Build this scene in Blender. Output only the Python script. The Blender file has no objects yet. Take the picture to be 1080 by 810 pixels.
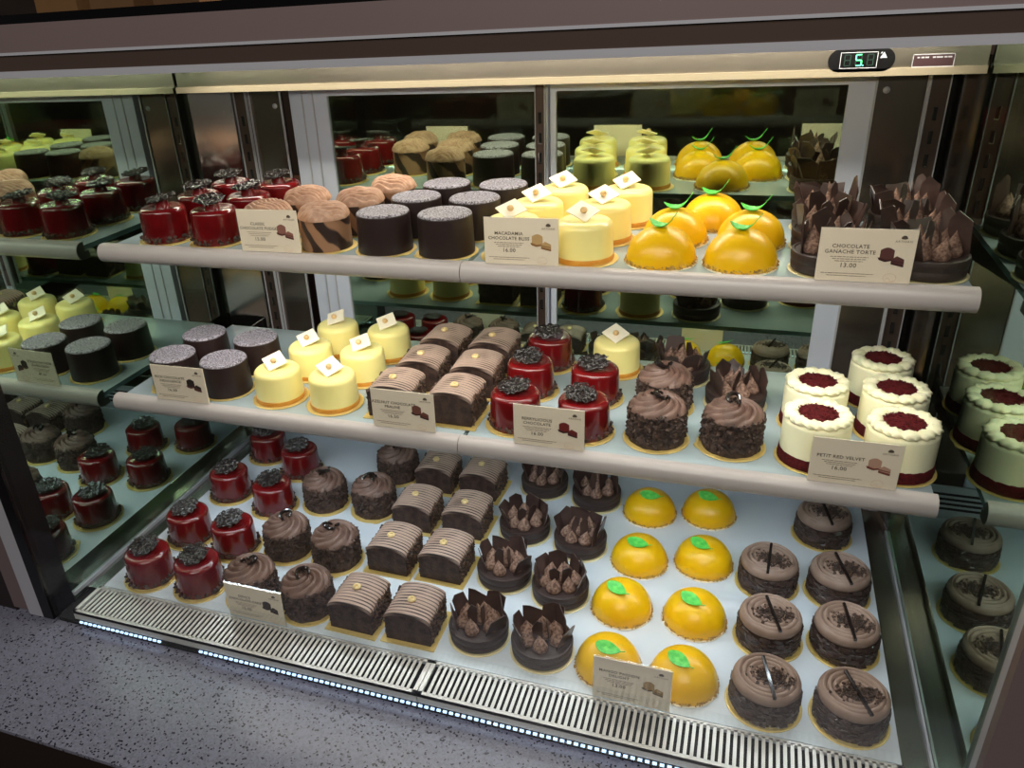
import bpy, math, random
from mathutils import Vector, Matrix, noise
R = math.radians
PI = math.pi
sc = bpy.context.scene
C = sc.collection
random.seed(7)
W = 1.2            # inner width of the case
Z1, Z2 = 0.255, 0.488   # tops of the two glass shelves; the bottom tray is at 0

# ------------------------------------------------------------------ materials
def nmat(name):
    m = bpy.data.materials.new(name); m.use_nodes = True
    nt = m.node_tree; b = nt.nodes['Principled BSDF']
    return m, nt, b

def s2l(c):
    return tuple(((x/255)/12.92 if x/255 <= .04045 else (((x/255)+.055)/1.055)**2.4) for x in c)

def mat(name, rgb, rough=.5, metal=0., spec=.5, bump=0., bscale=200., mottle=None, mscale=60., coat=0., sss=0., aniso=None, detail=3.):
    m, nt, b = nmat(name)
    col = s2l(rgb)+(1,)
    b.inputs['Base Color'].default_value = col
    b.inputs['Roughness'].default_value = rough
    b.inputs['Metallic'].default_value = metal
    b.inputs['Specular IOR Level'].default_value = spec
    b.inputs['Coat Weight'].default_value = coat
    b.inputs['Coat Roughness'].default_value = .08
    if sss:
        b.inputs['Subsurface Weight'].default_value = sss
        b.inputs['Subsurface Radius'].default_value = (.01, .006, .003)
        b.inputs['Subsurface Scale'].default_value = .5
    tc = nt.nodes.new('ShaderNodeTexCoord')
    def noise_tex(scale, det=detail):
        n = nt.nodes.new('ShaderNodeTexNoise'); n.inputs['Scale'].default_value = scale
        n.inputs['Detail'].default_value = det
        src = tc.outputs['Object']
        if aniso:
            mp = nt.nodes.new('ShaderNodeMapping'); mp.inputs['Scale'].default_value = aniso
            nt.links.new(src, mp.inputs[0]); src = mp.outputs[0]
        nt.links.new(src, n.inputs['Vector']); return n
    if mottle:
        n = noise_tex(mscale)
        cr = nt.nodes.new('ShaderNodeValToRGB')
        cr.color_ramp.elements[0].position = .38; cr.color_ramp.elements[1].position = .62
        cr.color_ramp.elements[0].color = col; cr.color_ramp.elements[1].color = s2l(mottle)+(1,)
        nt.links.new(n.outputs[0], cr.inputs[0]); nt.links.new(cr.outputs[0], b.inputs['Base Color'])
    if bump:
        n = noise_tex(bscale)
        bp = nt.nodes.new('ShaderNodeBump'); bp.inputs['Strength'].default_value = min(1., bump)
        bp.inputs['Distance'].default_value = .002
        nt.links.new(n.outputs[0], bp.inputs['Height']); nt.links.new(bp.outputs[0], b.inputs['Normal'])
    return m

def emit(name, rgb, s):
    m, nt, b = nmat(name)
    b.inputs['Base Color'].default_value = s2l(rgb)+(1,)
    b.inputs['Emission Color'].default_value = s2l(rgb)+(1,)
    b.inputs['Emission Strength'].default_value = s
    return m

def glass(name, tint_r, tint_t, fac, rough=.0, grazing=None):
    """see-through pane: part mirror, part clear"""
    m, nt, b = nmat(name); nt.nodes.remove(b)
    o = nt.nodes['Material Output']
    g = nt.nodes.new('ShaderNodeBsdfGlossy'); g.inputs['Color'].default_value = tint_r+(1,); g.inputs['Roughness'].default_value = rough
    t = nt.nodes.new('ShaderNodeBsdfTransparent'); t.inputs['Color'].default_value = tint_t+(1,)
    mx = nt.nodes.new('ShaderNodeMixShader'); mx.inputs[0].default_value = fac
    if grazing:
        lw = nt.nodes.new('ShaderNodeFresnel'); lw.inputs['IOR'].default_value = grazing
        nt.links.new(lw.outputs[0], mx.inputs[0])
    nt.links.new(t.outputs[0], mx.inputs[1]); nt.links.new(g.outputs[0], mx.inputs[2])
    nt.links.new(mx.outputs[0], o.inputs['Surface'])
    return m

M = {}
M['gold'] = mat('gold card', (226, 196, 118), .38, .35, bump=.15, bscale=500)
M['goldpale'] = mat('pale gold card', (232, 216, 166), .4, .25, bump=.1, bscale=500)
M['red'] = mat('red glaze', (110, 13, 17), .17, 0, .5, coat=.4, mottle=(90, 10, 14), mscale=25)
M['dark'] = mat('dark chocolate', (40, 24, 20), .35, 0, .5, bump=.3, bscale=300)
M['darkgloss'] = mat('glossy dark chocolate', (30, 22, 21), .12, 0, .6, coat=.4)
M['lace'] = mat('chocolate lace', (26, 21, 21), .22, 0, .6, mottle=(60, 52, 50), mscale=300, coat=.15)
M['crumb'] = mat('chocolate crumb', (86, 66, 56), .6, 0, .4, mottle=(52, 38, 33), mscale=120, bump=.5, bscale=500)
M['cream'] = mat('chocolate cream', (114, 87, 76), .45, 0, .45, mottle=(98, 74, 64), mscale=60, bump=.12, bscale=300)
M['flake'] = mat('chocolate flake', (50, 37, 34), .3, 0, .5, mottle=(76, 58, 52), mscale=150)
M['cake'] = mat('cut chocolate cake', (72, 53, 46), .6, 0, .35, mottle=(46, 33, 30), mscale=90, bump=.8, bscale=260)
M['nutty'] = mat('nut chocolate coat', (56, 40, 34), .4, 0, .5, mottle=(104, 76, 58), mscale=170, bump=1., bscale=240)
M['cookie'] = mat('cocoa tart shell', (54, 40, 37), .5, 0, .4, bump=.35, bscale=420)
M['dollop'] = mat('cocoa dusted mousse', (156, 126, 110), .7, 0, .2, mottle=(98, 72, 62), mscale=300, bump=.3, bscale=500, detail=5)
M['shard'] = mat('chocolate shard', (74, 55, 50), .34, 0, .5, mottle=(54, 39, 36), mscale=40)
M['mango'] = mat('mango glaze', (240, 190, 4), .34, 0, .45, coat=.08, mottle=(236, 180, 3), mscale=20, sss=.1)
M['nutcrumb'] = mat('toasted crumb', (214, 176, 92), .7, mottle=(150, 110, 50), mscale=300)
M['leaf'] = mat('green leaf', (112, 216, 92), .4, 0, .4, mottle=(72, 190, 74), mscale=150, bump=.3, bscale=300)
M['mousse'] = mat('milk mousse', (150, 126, 112), .5, 0, .4, mottle=(140, 115, 101), mscale=60)
M['truffle'] = mat('dark truffle coat', (40, 26, 25), .4, 0, .4, bump=.15, bscale=350)
M['dust'] = mat('sugar dust', (58, 46, 50), .5, 0, .4, mottle=(172, 166, 178), mscale=420, detail=8, bump=.2, bscale=600)
M['mac'] = mat('pale yellow glaze', (252, 236, 154), .3, 0, .5, coat=.15, sss=.12)
M['macbase'] = mat('caramel foot', (226, 160, 62), .45, mottle=(212, 140, 48), mscale=100)
M['white'] = mat('white chocolate', (250, 240, 216), .4, 0, .4, bump=.1, bscale=300)
M['nut'] = mat('macadamia nut', (226, 188, 130), .4)
M['velcream'] = mat('cream cheese frosting', (250, 244, 206), .42, 0, .4, sss=.12, bump=.08, bscale=200)
M['velred'] = mat('red velvet crumb', (96, 20, 24), .8, 0, .2, mottle=(68, 10, 16), mscale=250, bump=1., bscale=450)
M['fudgetop'] = mat('piped milk cream', (190, 150, 124), .45, mottle=(166, 124, 98), mscale=110)
M['goldnut'] = mat('hazelnut half', (222, 196, 140), .35, .1)
M['ridge'] = mat('milk chocolate stripe', (164, 130, 114), .42, mottle=(152, 118, 102), mscale=60)

def marble():
    m, nt, b = nmat('marbled wrap')
    tc = nt.nodes.new('ShaderNodeTexCoord')
    mp = nt.nodes.new('ShaderNodeMapping'); mp.inputs['Rotation'].default_value = (R(35), R(25), R(20))
    nt.links.new(tc.outputs['Object'], mp.inputs[0])
    w = nt.nodes.new('ShaderNodeTexWave'); w.inputs['Scale'].default_value = 11.; w.inputs['Distortion'].default_value = 7.
    w.inputs['Detail'].default_value = 2.5; w.inputs['Detail Scale'].default_value = 1.2
    nt.links.new(mp.outputs[0], w.inputs['Vector'])
    cr = nt.nodes.new('ShaderNodeValToRGB')
    e = cr.color_ramp.elements
    e[0].position = .3; e[0].color = s2l((52, 37, 33))+(1,)
    e[1].position = .5; e[1].color = s2l((156, 116, 88))+(1,)
    nt.links.new(w.outputs['Fac'], cr.inputs[0]); nt.links.new(cr.outputs[0], b.inputs['Base Color'])
    b.inputs['Roughness'].default_value = .35
    return m
M['marble'] = marble()

def granite():
    m, nt, b = nmat('speckled quartz')
    tc = nt.nodes.new('ShaderNodeTexCoord')
    v = nt.nodes.new('ShaderNodeTexVoronoi'); v.inputs['Scale'].default_value = 420.
    nt.links.new(tc.outputs['Object'], v.inputs['Vector'])
    hs = nt.nodes.new('ShaderNodeSeparateColor'); nt.links.new(v.outputs['Color'], hs.inputs[0])
    cr = nt.nodes.new('ShaderNodeValToRGB'); cr.color_ramp.interpolation = 'CONSTANT'
    e = cr.color_ramp.elements
    e[0].position = 0; e[0].color = s2l((38, 38, 44))+(1,)
    e[1].position = .085; e[1].color = s2l((112, 113, 127))+(1,)
    x = e.new(.3); x.color = s2l((120, 121, 135))+(1,)
    x = e.new(.62); x.color = s2l((127, 128, 143))+(1,)
    x = e.new(.9985); x.color = s2l((230, 230, 235))+(1,)
    nt.links.new(hs.outputs[0], cr.inputs[0]); nt.links.new(cr.outputs[0], b.inputs['Base Color'])
    b.inputs['Roughness'].default_value = .22; b.inputs['Specular IOR Level'].default_value = .5
    return m
M['granite'] = granite()
M['steel'] = mat('brushed stainless', (158, 148, 134), .3, 1., bump=.08, bscale=60, aniso=(1, 40, 40))
M['polish'] = mat('polished stainless', (170, 168, 160), .16, 1.)
M['panelsteel'] = mat('tinted stainless panel', (140, 128, 118), .22, .9)
M['lip'] = mat('lamp-glow steel lip', (150, 138, 116), .45, .3)  # warm tone paints the lamp glow along the header's lower edge
M['satin'] = mat('satin stainless', (164, 162, 156), .2, .95)
M['alu'] = mat('silver aluminium', (184, 184, 190), .35, .25)
M['whitealu'] = mat('white powder coated frame', (206, 212, 228), .4)
M['brown'] = mat('brown anodised aluminium', (122, 106, 104), .42, .3)
M['bronze'] = mat('glossy bronze fascia', (92, 76, 68), .3, .5)
M['black'] = mat('black gloss trim', (10, 9, 10), .25)
M['darkpanel'] = mat('dark brown laminate', (34, 24, 22), .5)
M['cavity_shade'] = mat('painted cavity shade', (10, 10, 10), .9)  # near-black colour stands in for shade inside slots and below the grille
M['tray'] = mat('white tray', (214, 222, 230), .22, .0, .6, bump=.04, bscale=40, aniso=(60, 1, 1))
M['rail'] = mat('ivory price rail', (184, 175, 172), .36)
M['grille'] = mat('ivory grille metal', (214, 210, 204), .3, .25)
M['card'] = mat('cream printed card', (250, 230, 206), .55)
M['ink'] = mat('brown ink', (92, 76, 64), .6)
M['inkfaint'] = mat('faint brown ink', (150, 128, 108), .6)
M['inkpink'] = mat('pale stamp ink', (220, 186, 162), .6)
M['acrylic'] = glass('clear acrylic', (1., 1., 1.), (.97, .98, .98), .02)
M['frontglass'] = glass('front pane', (1., 1., 1.), (.97, .985, .98), .04)
M['sideglass'] = glass('coated side pane', (.62, .78, .65), (.55, .58, .5), .68)
M['doorglass'] = glass('coated door pane', (.70, .86, .62), (.5, .52, .46), .62)
M['led'] = emit('cool led', (190, 218, 255), 1.5)
M['ledwarm'] = emit('warm led', (255, 240, 214), 6.)
M['green'] = emit('green digit', (90, 255, 170), 2.2)
M['digitoff'] = mat('unlit digit', (12, 40, 30), .4)

def shelfglass():
    m, nt, b = nmat('frosted shelf glass')
    b.inputs['Base Color'].default_value = s2l((206, 220, 226))+(1,)
    b.inputs['Roughness'].default_value = .16; b.inputs['Specular IOR Level'].default_value = .7
    o = nt.nodes['Material Output']
    t = nt.nodes.new('ShaderNodeBsdfTransparent'); t.inputs['Color'].default_value = (.72, .86, .86, 1)
    mx = nt.nodes.new('ShaderNodeMixShader'); mx.inputs[0].default_value = .62
    nt.links.new(t.outputs[0], mx.inputs[1]); nt.links.new(b.outputs[0], mx.inputs[2]); nt.links.new(mx.outputs[0], o.inputs['Surface'])
    return m
M['shelf'] = shelfglass()
M['edge'] = mat('green glass edge', (150, 186, 182), .2)

# ------------------------------------------------------------------ mesh helpers
class MB:
    def __init__(s): s.v = []; s.f = []
    def add(s, vs, fs):
        n = len(s.v); s.v += [tuple(v) for v in vs]; s.f += [tuple(i+n for i in f) for f in fs]
    def box(s, lo, hi, rot=None, bev=0.):
        x0, y0, z0 = lo; x1, y1, z1 = hi
        vs = [(x0,y0,z0),(x1,y0,z0),(x1,y1,z0),(x0,y1,z0),(x0,y0,z1),(x1,y0,z1),(x1,y1,z1),(x0,y1,z1)]
        if rot is not None:
            c = Vector(((x0+x1)/2,(y0+y1)/2,(z0+z1)/2)); vs = [c+rot@(Vector(v)-c) for v in vs]
        s.add(vs, [(0,3,2,1),(4,5,6,7),(0,1,5,4),(1,2,6,5),(2,3,7,6),(3,0,4,7)])
    def chunk(s, c, sz, rng, flat=None):
        rot = Matrix.Rotation(rng.uniform(0,6.28),3,Vector((rng.gauss(0,1),rng.gauss(0,1),rng.gauss(0,1))).normalized())
        k = Vector((sz*rng.uniform(.6,1.2), sz*rng.uniform(.5,1.), sz*rng.uniform(.35,.8)))
        if flat is not None:
            rot = flat; k = Vector((sz*rng.uniform(.8,1.5), sz*rng.uniform(.15,.3), sz*rng.uniform(.4,.8)))
        vs = []
        for i in (-1,1):
            for j in (-1,1):
                for l in (-1,1):
                    p = Vector((i*k.x*rng.uniform(.5,1), j*k.y*rng.uniform(.5,1), l*k.z*rng.uniform(.5,1)))*.5
                    vs.append(Vector(c)+rot@p)
        s.add(vs, [(0,1,3,2),(4,6,7,5),(0,4,5,1),(2,3,7,6),(0,2,6,4),(1,5,7,3)])
    def lathe(s, prof, seg=40, c=(0,0,0), fn=None, cap=True):
        vs = []; fs = []
        for (r, z) in prof:
            for i in range(seg):
                a = 2*PI*i/seg
                p = Vector((r*math.cos(a), r*math.sin(a), z))
                if fn: p = fn(p, a, r)
                vs.append((p.x+c[0], p.y+c[1], p.z+c[2]))
        for k in range(len(prof)-1):
            for i in range(seg):
                j = (i+1) % seg
                fs.append((k*seg+i, k*seg+j, (k+1)*seg+j, (k+1)*seg+i))
        if cap:
            if prof[0][0] > 1e-5: fs.append(tuple(reversed(range(seg))))
            n = (len(prof)-1)*seg
            if prof[-1][0] > 1e-5: fs.append(tuple(n+i for i in range(seg)))
        s.add(vs, fs)
    def tube(s, pts, r, seg=8, closed=False):
        pts = [Vector(p) for p in pts]; n = len(pts); vs = []; fs = []
        for i, p in enumerate(pts):
            a = pts[(i-1) % n] if closed or i else p; b = pts[(i+1) % n] if closed or i < n-1 else p
            d = (b-a).normalized(); u = d.cross(Vector((0,0,1)));
            if u.length < 1e-3: u = d.cross(Vector((1,0,0)))
            u.normalize(); w = u.cross(d)
            rr = r(i/(n-1)) if callable(r) else r
            for k in range(seg):
                t = 2*PI*k/seg; vs.append(p+u*math.cos(t)*rr+w*math.sin(t)*rr)
        m = n if closed else n-1
        for i in range(m):
            for k in range(seg):
                j = (i+1) % n; l = (k+1) % seg
                fs.append((i*seg+k, i*seg+l, j*seg+l, j*seg+k))
        if not closed:
            fs.append(tuple(range(seg))[::-1]); fs.append(tuple((n-1)*seg+k for k in range(seg)))
        s.add(vs, fs)
    def prism(s, poly, axis, a, b):
        """extrude a 2-D polygon along axis (0,1,2) from a to b"""
        n = len(poly); vs = []
        for t in (a, b):
            for (p, q) in poly:
                vs.append({0:(t,p,q),1:(p,t,q),2:(p,q,t)}[axis])
        fs = [tuple(range(n))[::-1], tuple(range(n, 2*n))]
        for i in range(n):
            j = (i+1) % n; fs.append((i, j, n+j, n+i))
        s.add(vs, fs)
    def build(s, name, m, parent=None, smooth=40, kind=None, label=None):
        me = bpy.data.meshes.new(name); me.from_pydata(s.v, [], s.f); me.validate(); me.update()
        import bmesh
        bm = bmesh.new(); bm.from_mesh(me); bmesh.ops.recalc_face_normals(bm, faces=bm.faces); bm.to_mesh(me); bm.free()
        if smooth:
            me.polygons.foreach_set('use_smooth', [True]*len(me.polygons)); me.set_sharp_from_angle(angle=R(smooth))
        me.materials.append(M[m] if isinstance(m, str) else m)
        o = bpy.data.objects.new(name, me); C.objects.link(o)
        if parent is not None: o.parent = parent
        if kind: o['kind'] = kind
        if label: o['label'] = label
        return o

def thing(name, label, cat, loc=(0,0,0), rz=0., group=None):
    o = bpy.data.objects.new(name, None); C.objects.link(o); o.empty_display_size = .02
    o.location = loc; o.rotation_euler = (0,0,rz); o['label'] = label; o['category'] = cat
    if group: o['group'] = group
    return o
def tag(o, label, cat, group=None, kind=None):
    o['label'] = label; o['category'] = cat
    if group: o['group'] = group
    if kind: o['kind'] = kind
    return o
def dup(root, loc, rz, label, group):
    r = root.copy(); C.objects.link(r); r.location = loc; r.rotation_euler = (0,0,rz); r['label'] = label; r['group'] = group
    for ch in list(root.children):
        c = ch.copy(); C.objects.link(c); c.parent = r
        for g in list(ch.children):
            d = g.copy(); C.objects.link(d); d.parent = c
    return r

def board(root, r, m='gold', tab=True):
    b = MB()
    n = 72
    def fn(p, a, rr):
        k = 1.
        if tab: k += .085*max(0, 1-(min(abs((a-2.2)), 2*PI-abs(a-2.2))/.2)**2)
        return Vector((p.x*k, p.y*k, p.z))
    r *= .965
    b.lathe([(r-.0006,.0003),(r,.0006),(r,.0014),(r-.0008,.0019),(r-.004,.0019),(r-.0045,.0015),(r-.0055,.0015),(r-.006,.0019),(.0001,.0019)], n, fn=fn)
    return b.build('cake_board', m, root)
BT = .002

def ring_chunks(mb, rng, n, r0, r1, z0, z1, sz):
    for _ in range(n):
        a = rng.uniform(0,2*PI); r = rng.uniform(r0,r1); z = rng.uniform(z0,z1)
        mb.chunk((r*math.cos(a), r*math.sin(a), z), sz*rng.uniform(.6,1.3), rng)

# ------------------------------------------------------------------ cakes (each built once, at the origin, on its board)
def round_prof(r, h, z0=BT, bev=.006, taper=0., dip=0., foot=0.):
    p = [(r+taper+foot, z0), (r+taper, z0+.004)]
    p.append((r, z0+h-bev))
    for k in range(1, 7):
        t = k/6*PI/2; p.append((r-bev+bev*math.cos(t), z0+h-bev+bev*math.sin(t)))
    p += [(r*.6, z0+h-dip*.6), (r*.3, z0+h-dip), (.0001, z0+h-dip)]
    return p

def make_red(seed, knob):
    rng = random.Random(seed); t = thing('glazed_cake', '', 'cake')
    board(t, .045)
    b = MB(); b.lathe(round_prof(.0345, .05, bev=.007, taper=.0015, dip=.0015), 48); b.build('glaze', 'red', t)
    c = MB(); ring_chunks(c, rng, 110, .034, .0395, BT+.0032, BT+.009, .0055); c.build('crumbs', 'crumb', t, 0, 'stuff')
    tilt = Matrix.Rotation(R(rng.uniform(4,9)),3,'X')@Matrix.Rotation(R(rng.uniform(-6,6)),3,'Y')
    zc = BT+.05+(.011 if knob else .0055); off = Vector((rng.uniform(-.004,.0),rng.uniform(-.001,.004),zc))
    if knob:
        k = MB(); k.lathe([(.012,BT+.047),(.0105,BT+.052),(.0095,zc-.001),(.0001,zc-.001)], 20, (off.x*.5,off.y*.5,0)); k.build('knob', 'red', t)
    d = MB()
    d.lathe([(.0185,-.0012),(.0195,-.0004),(.0185,.0002),(.0001,.0002)], 40)
    for _ in range(100):
        rr = .0212*math.sqrt(rng.random()); a = rng.uniform(0,6.28); q = rng.uniform(.0022,.0042)
        ax = Matrix.Rotation(R(rng.uniform(-26,26)),3,'X')@Matrix.Rotation(R(rng.uniform(-26,26)),3,'Y')
        ctr = Vector((rr*math.cos(a), rr*math.sin(a), .0010+rng.uniform(0,.0016)))
        d.tube([ctr+ax@Vector((q*math.cos(x*2*PI/9)*rng.uniform(.85,1.15), q*math.sin(x*2*PI/9), 0)) for x in range(9)], .00078, 5, True)
    d.v = [tuple(off+tilt@Vector(v)) for v in d.v]
    d.build('lace_disc', 'lace', t)
    return t

def make_rosette(seed):
    rng = random.Random(seed); t = thing('rosette_cake', '', 'cake')
    board(t, .045)
    R0, H = .0365, .05
    def fn(p, a, r):
        n = noise.noise(Vector((p.x*140, p.y*140, p.z*140+seed)))*.0018
        k = 1+n/max(r,.01); return Vector((p.x*k, p.y*k, p.z))
    b = MB(); b.lathe([(R0*1.0,BT),(R0,BT+.012),(R0*.985,BT+.024),(R0*.97,BT+.036),(R0*.94,BT+H-.006),(R0*.86,BT+H-.001),(.02,BT+H),(.0001,BT+H)], 56, fn=fn)
    b.build('sponge', 'crumb', t)
    c = MB()
    for _ in range(620):
        a = rng.uniform(0,2*PI); z = BT+.0045+(H-.0065)*rng.random()**.9; r = R0*(1-.06*max(0,(z-.03)/.03))
        c.chunk((r*math.cos(a), r*math.sin(a), z), rng.uniform(.004,.0088), rng)
    c.build('crumbs', 'crumb', t, 0, 'stuff')
    s = MB(); nr, na = 26, 120; vs = []; fs = []; Rt = R0*.98
    for i in range(nr+1):
        u = i/nr
        for k in range(na):
            a = 2*PI*k/na; r = Rt*u
            rid = abs(math.sin(4.0*(a+2.6*u**1.2)+.4))**.8
            env = math.sin(PI*min(1,u*1.02))**.6
            h = .0115*math.cos(u*PI/2)**.55 - .004*math.exp(-(u/.16)**2) + (.0066*rid-.0033)*env
            h += .0008*math.sin(22*(a+2.6*u**1.2))*env
            rr = r*(1+.05*rid*u)
            vs.append((rr*math.cos(a), rr*math.sin(a), BT+H-.001+h-.004*u**6))
    for i in range(nr):
        for k in range(na):
            l = (k+1) % na; fs.append((i*na+k, i*na+l, (i+1)*na+l, (i+1)*na+k))
    s.add(vs, fs); s.build('piped_rosette', 'cream', t, 60)
    k = MB(); base = Vector((rng.uniform(-.008,.004), rng.uniform(.0,.008), BT+H+.0125)); ang = rng.uniform(0,6.28)
    pts = [base+Vector((.0095*math.cos(q*.55+ang), .0075*math.sin(q*.55+ang), .004*math.sin(q*.5)+.001*q*.4)) for q in range(9)]
    k.tube(pts, lambda u: .0032*math.sin(PI*min(.97,max(.06,u)))**.5, 8)
    for q in range(5): k.chunk(base+Vector((rng.uniform(-.01,.01), rng.uniform(-.01,.01), rng.uniform(-.002,.004))), .006, rng)
    k.build('chocolate_curl', 'darkgloss', t)
    return t

def make_slice(seed):
    rng = random.Random(seed); t = thing('praline_slice', '', 'cake')
    b = MB(); b.box((-.040,-.0405,.0003),(.0405,.0405,.0016)); b.build('cake_board', 'gold', t)
    w, d, hs, hc = .033, .033, .036, .049
    def top(x): return hs+(hc-hs)*math.sqrt(max(0,1-(x/(w*1.05))**2))
    xs = [-w+2*w*i/16 for i in range(17)]
    m = MB(); m.prism([(-w,BT),(w,BT)]+[(x,BT+top(x)-.002) for x in reversed(xs)], 1, -d, d)
    m.build('cake_body', 'cake', t, 50)
    c = MB()
    for sx in (-1,1):
        for _ in range(170):
            c.chunk((sx*(w+.0004), rng.uniform(-d+.002,d-.002), BT+rng.uniform(.001,top(w)+.001)), rng.uniform(.0035,.0065), rng)
    c.build('nut_coat', 'nutty', t, 0, 'stuff')
    g = MB(); nx, ny = 20, 84; vs = []; fs = []
    xs = [-1.02*w+2.04*w*i/nx for i in range(nx+1)]
    for j in range(ny+1):
        y = -d-.0008+(2*d+.0016)*j/ny
        for x in xs:
            wob = y+.003*noise.noise(Vector((x*30, y*30, seed)))
            rid = abs(math.sin(PI*wob/.0063))
            vs.append((x, y, BT+top(x)+.0002+.0013*rid**.6))
    for j in range(ny):
        for i in range(nx):
            n = nx+1; fs.append((j*n+i, j*n+i+1, (j+1)*n+i+1, (j+1)*n+i))
    n0 = len(vs)
    for j in (0, ny):
        st = len(vs)
        for i, x in enumerate(xs): vs.append((x, vs[j*(nx+1)+i][1], BT+top(x)-.003))
        for i in range(nx): fs.append((j*(nx+1)+i, st+i, st+i+1, j*(nx+1)+i+1))
    for i in (0, nx):
        st = len(vs)
        for j in range(ny+1): vs.append((xs[i], vs[j*(nx+1)+i][1], BT+top(xs[i])-.004))
        for j in range(ny): fs.append((j*(nx+1)+i, (j+1)*(nx+1)+i, st+j+1, st+j))
    g.add(vs, fs); g.build('striped_icing', stripe_mat(), t, 60)
    h = MB(); ox, oy = rng.uniform(-.006,.003), rng.uniform(-.010,.002)
    h.lathe([(.0032,0),(.0056,.0006),(.0062,.0028),(.0046,.0048),(.0026,.0044),(.0020,.0026),(.0001,.002)], 20, (ox,oy,BT+top(ox)+.0008))
    h.build('hazelnut', 'goldnut', t)
    return t
_sm = []
def stripe_mat():
    if not _sm:
        m, nt, b = nmat('striped milk icing')
        tc = nt.nodes.new('ShaderNodeTexCoord'); sx = nt.nodes.new('ShaderNodeSeparateXYZ')
        nz = nt.nodes.new('ShaderNodeTexNoise'); nz.inputs['Scale'].default_value = 30; nz.inputs['Detail'].default_value = 0
        nt.links.new(tc.outputs['Object'], nz.inputs['Vector'])
        nt.links.new(tc.outputs['Object'], sx.inputs[0])
        a = nt.nodes.new('ShaderNodeMath'); a.operation = 'MULTIPLY_ADD'; a.inputs[1].default_value = .003
        nt.links.new(nz.outputs[0], a.inputs[0]); nt.links.new(sx.outputs['Y'], a.inputs[2])
        s = nt.nodes.new('ShaderNodeMath'); s.operation = 'MULTIPLY'; s.inputs[1].default_value = PI/.0063
        nt.links.new(a.outputs[0], s.inputs[0])
        q = nt.nodes.new('ShaderNodeMath'); q.operation = 'SINE'; nt.links.new(s.outputs[0], q.inputs[0])
        ab = nt.nodes.new('ShaderNodeMath'); ab.operation = 'ABSOLUTE'; nt.links.new(q.outputs[0], ab.inputs[0])
        cr = nt.nodes.new('ShaderNodeValToRGB')
        cr.color_ramp.elements[0].position = .38; cr.color_ramp.elements[0].color = s2l((52,36,31))+(1,)
        cr.color_ramp.elements[1].position = .66; cr.color_ramp.elements[1].color = s2l((172,146,132))+(1,)
        nt.links.new(ab.outputs[0], cr.inputs[0]); nt.links.new(cr.outputs[0], b.inputs['Base Color'])
        b.inputs['Roughness'].default_value = .42
        _sm.append(m)
    return _sm[0]

def shard(mb, rng, c, ang, lean, w, h, thick=.0013):
    """a thin broken plate of chocolate standing on edge"""
    pts = [(-w/2,0),(w/2,0),(w/2*rng.uniform(.7,1.15),h*rng.uniform(.7,1.)),(w*rng.uniform(-.1,.3),h*rng.uniform(.85,1.1)),(-w/2*rng.uniform(.6,1.15),h*rng.uniform(.55,1.))]
    rot = Matrix.Rotation(ang,3,'Z')@Matrix.Rotation(lean,3,'X')
    bend = rng.uniform(-.2,.2)
    vs = []
    for s in (-1,1):
        for (x,z) in pts: vs.append(Vector(c)+rot@Vector((x, s*thick/2+bend*x*x*20, z)))
    n = len(pts)
    mb.add(vs, [tuple(range(n))[::-1], tuple(range(n,2*n))]+[(i,(i+1)%n,n+(i+1)%n,n+i) for i in range(n)])

def dollop(mb, c, r, h, rng, seg=14):
    lx, ly = rng.uniform(-.3,.3)*r, rng.uniform(-.3,.3)*r
    prof = [(r*.75,0),(r,h*.16),(r*.97,h*.3),(r*.76,h*.48),(r*.47,h*.66),(r*.22,h*.82),(r*.07,h*.95),(.0001,h)]
    def fn(p, a, rr):
        u = p.z/h
        return Vector((p.x+lx*u*u, p.y+ly*u*u, p.z))
    mb.lathe(prof, seg, c, fn)

def make_tart(seed, tall=1.0):
    rng = random.Random(seed); t = thing('ganache_tart', '', 'cake')
    board(t, .0452, 'goldpale')
    b = MB()
    b.lathe([(.0385,BT),(.0405,BT+.002),(.0412,BT+.009),(.0402,BT+.0105),(.0402,BT+.0115),(.0414,BT+.013),(.0418,BT+.02),(.041,BT+.0225),(.039,BT+.023),(.0375,BT+.0215),(.0001,BT+.0205)], 56)
    b.build('tart_shell', 'cookie', t)
    d = MB()
    for i in range(6):
        a = 2*PI*i/6+.5+rng.uniform(-.12,.12); r = .0215
        dollop(d, (r*math.cos(a), r*math.sin(a), BT+.019), rng.uniform(.0100,.0118), rng.uniform(.023,.028)*tall, rng)
    dollop(d, (.001,.003,BT+.020), .0115, .036*tall, rng)
    d.build('mousse_peaks', 'dollop', t, 60, 'stuff')
    angs = [(-.25,.030),(.55,.029),(1.25,.026),(2.0,.028),(2.75,.029),(3.5,.030)]
    for i, (a, r) in enumerate(angs):
        s = MB(); a += rng.uniform(-.2,.2)
        shard(s, rng, (r*math.cos(a), r*math.sin(a), BT+.0205), a+PI/2+rng.uniform(-.35,.35), R(rng.uniform(2,26)), rng.uniform(.026,.036), rng.uniform(.030,.040)*tall)
        s.build('chocolate_shard', 'shard', t, 0)
    for (x, y, a) in ((-.006,-.008,.5),(.010,-.004,1.1)):
        s = MB(); shard(s, rng, (x, y, BT+.026), a+rng.uniform(-.6,.6), R(rng.uniform(-15,15)), .014, .030*tall); s.build('chocolate_shard', 'shard', t, 0)
    return t

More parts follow.
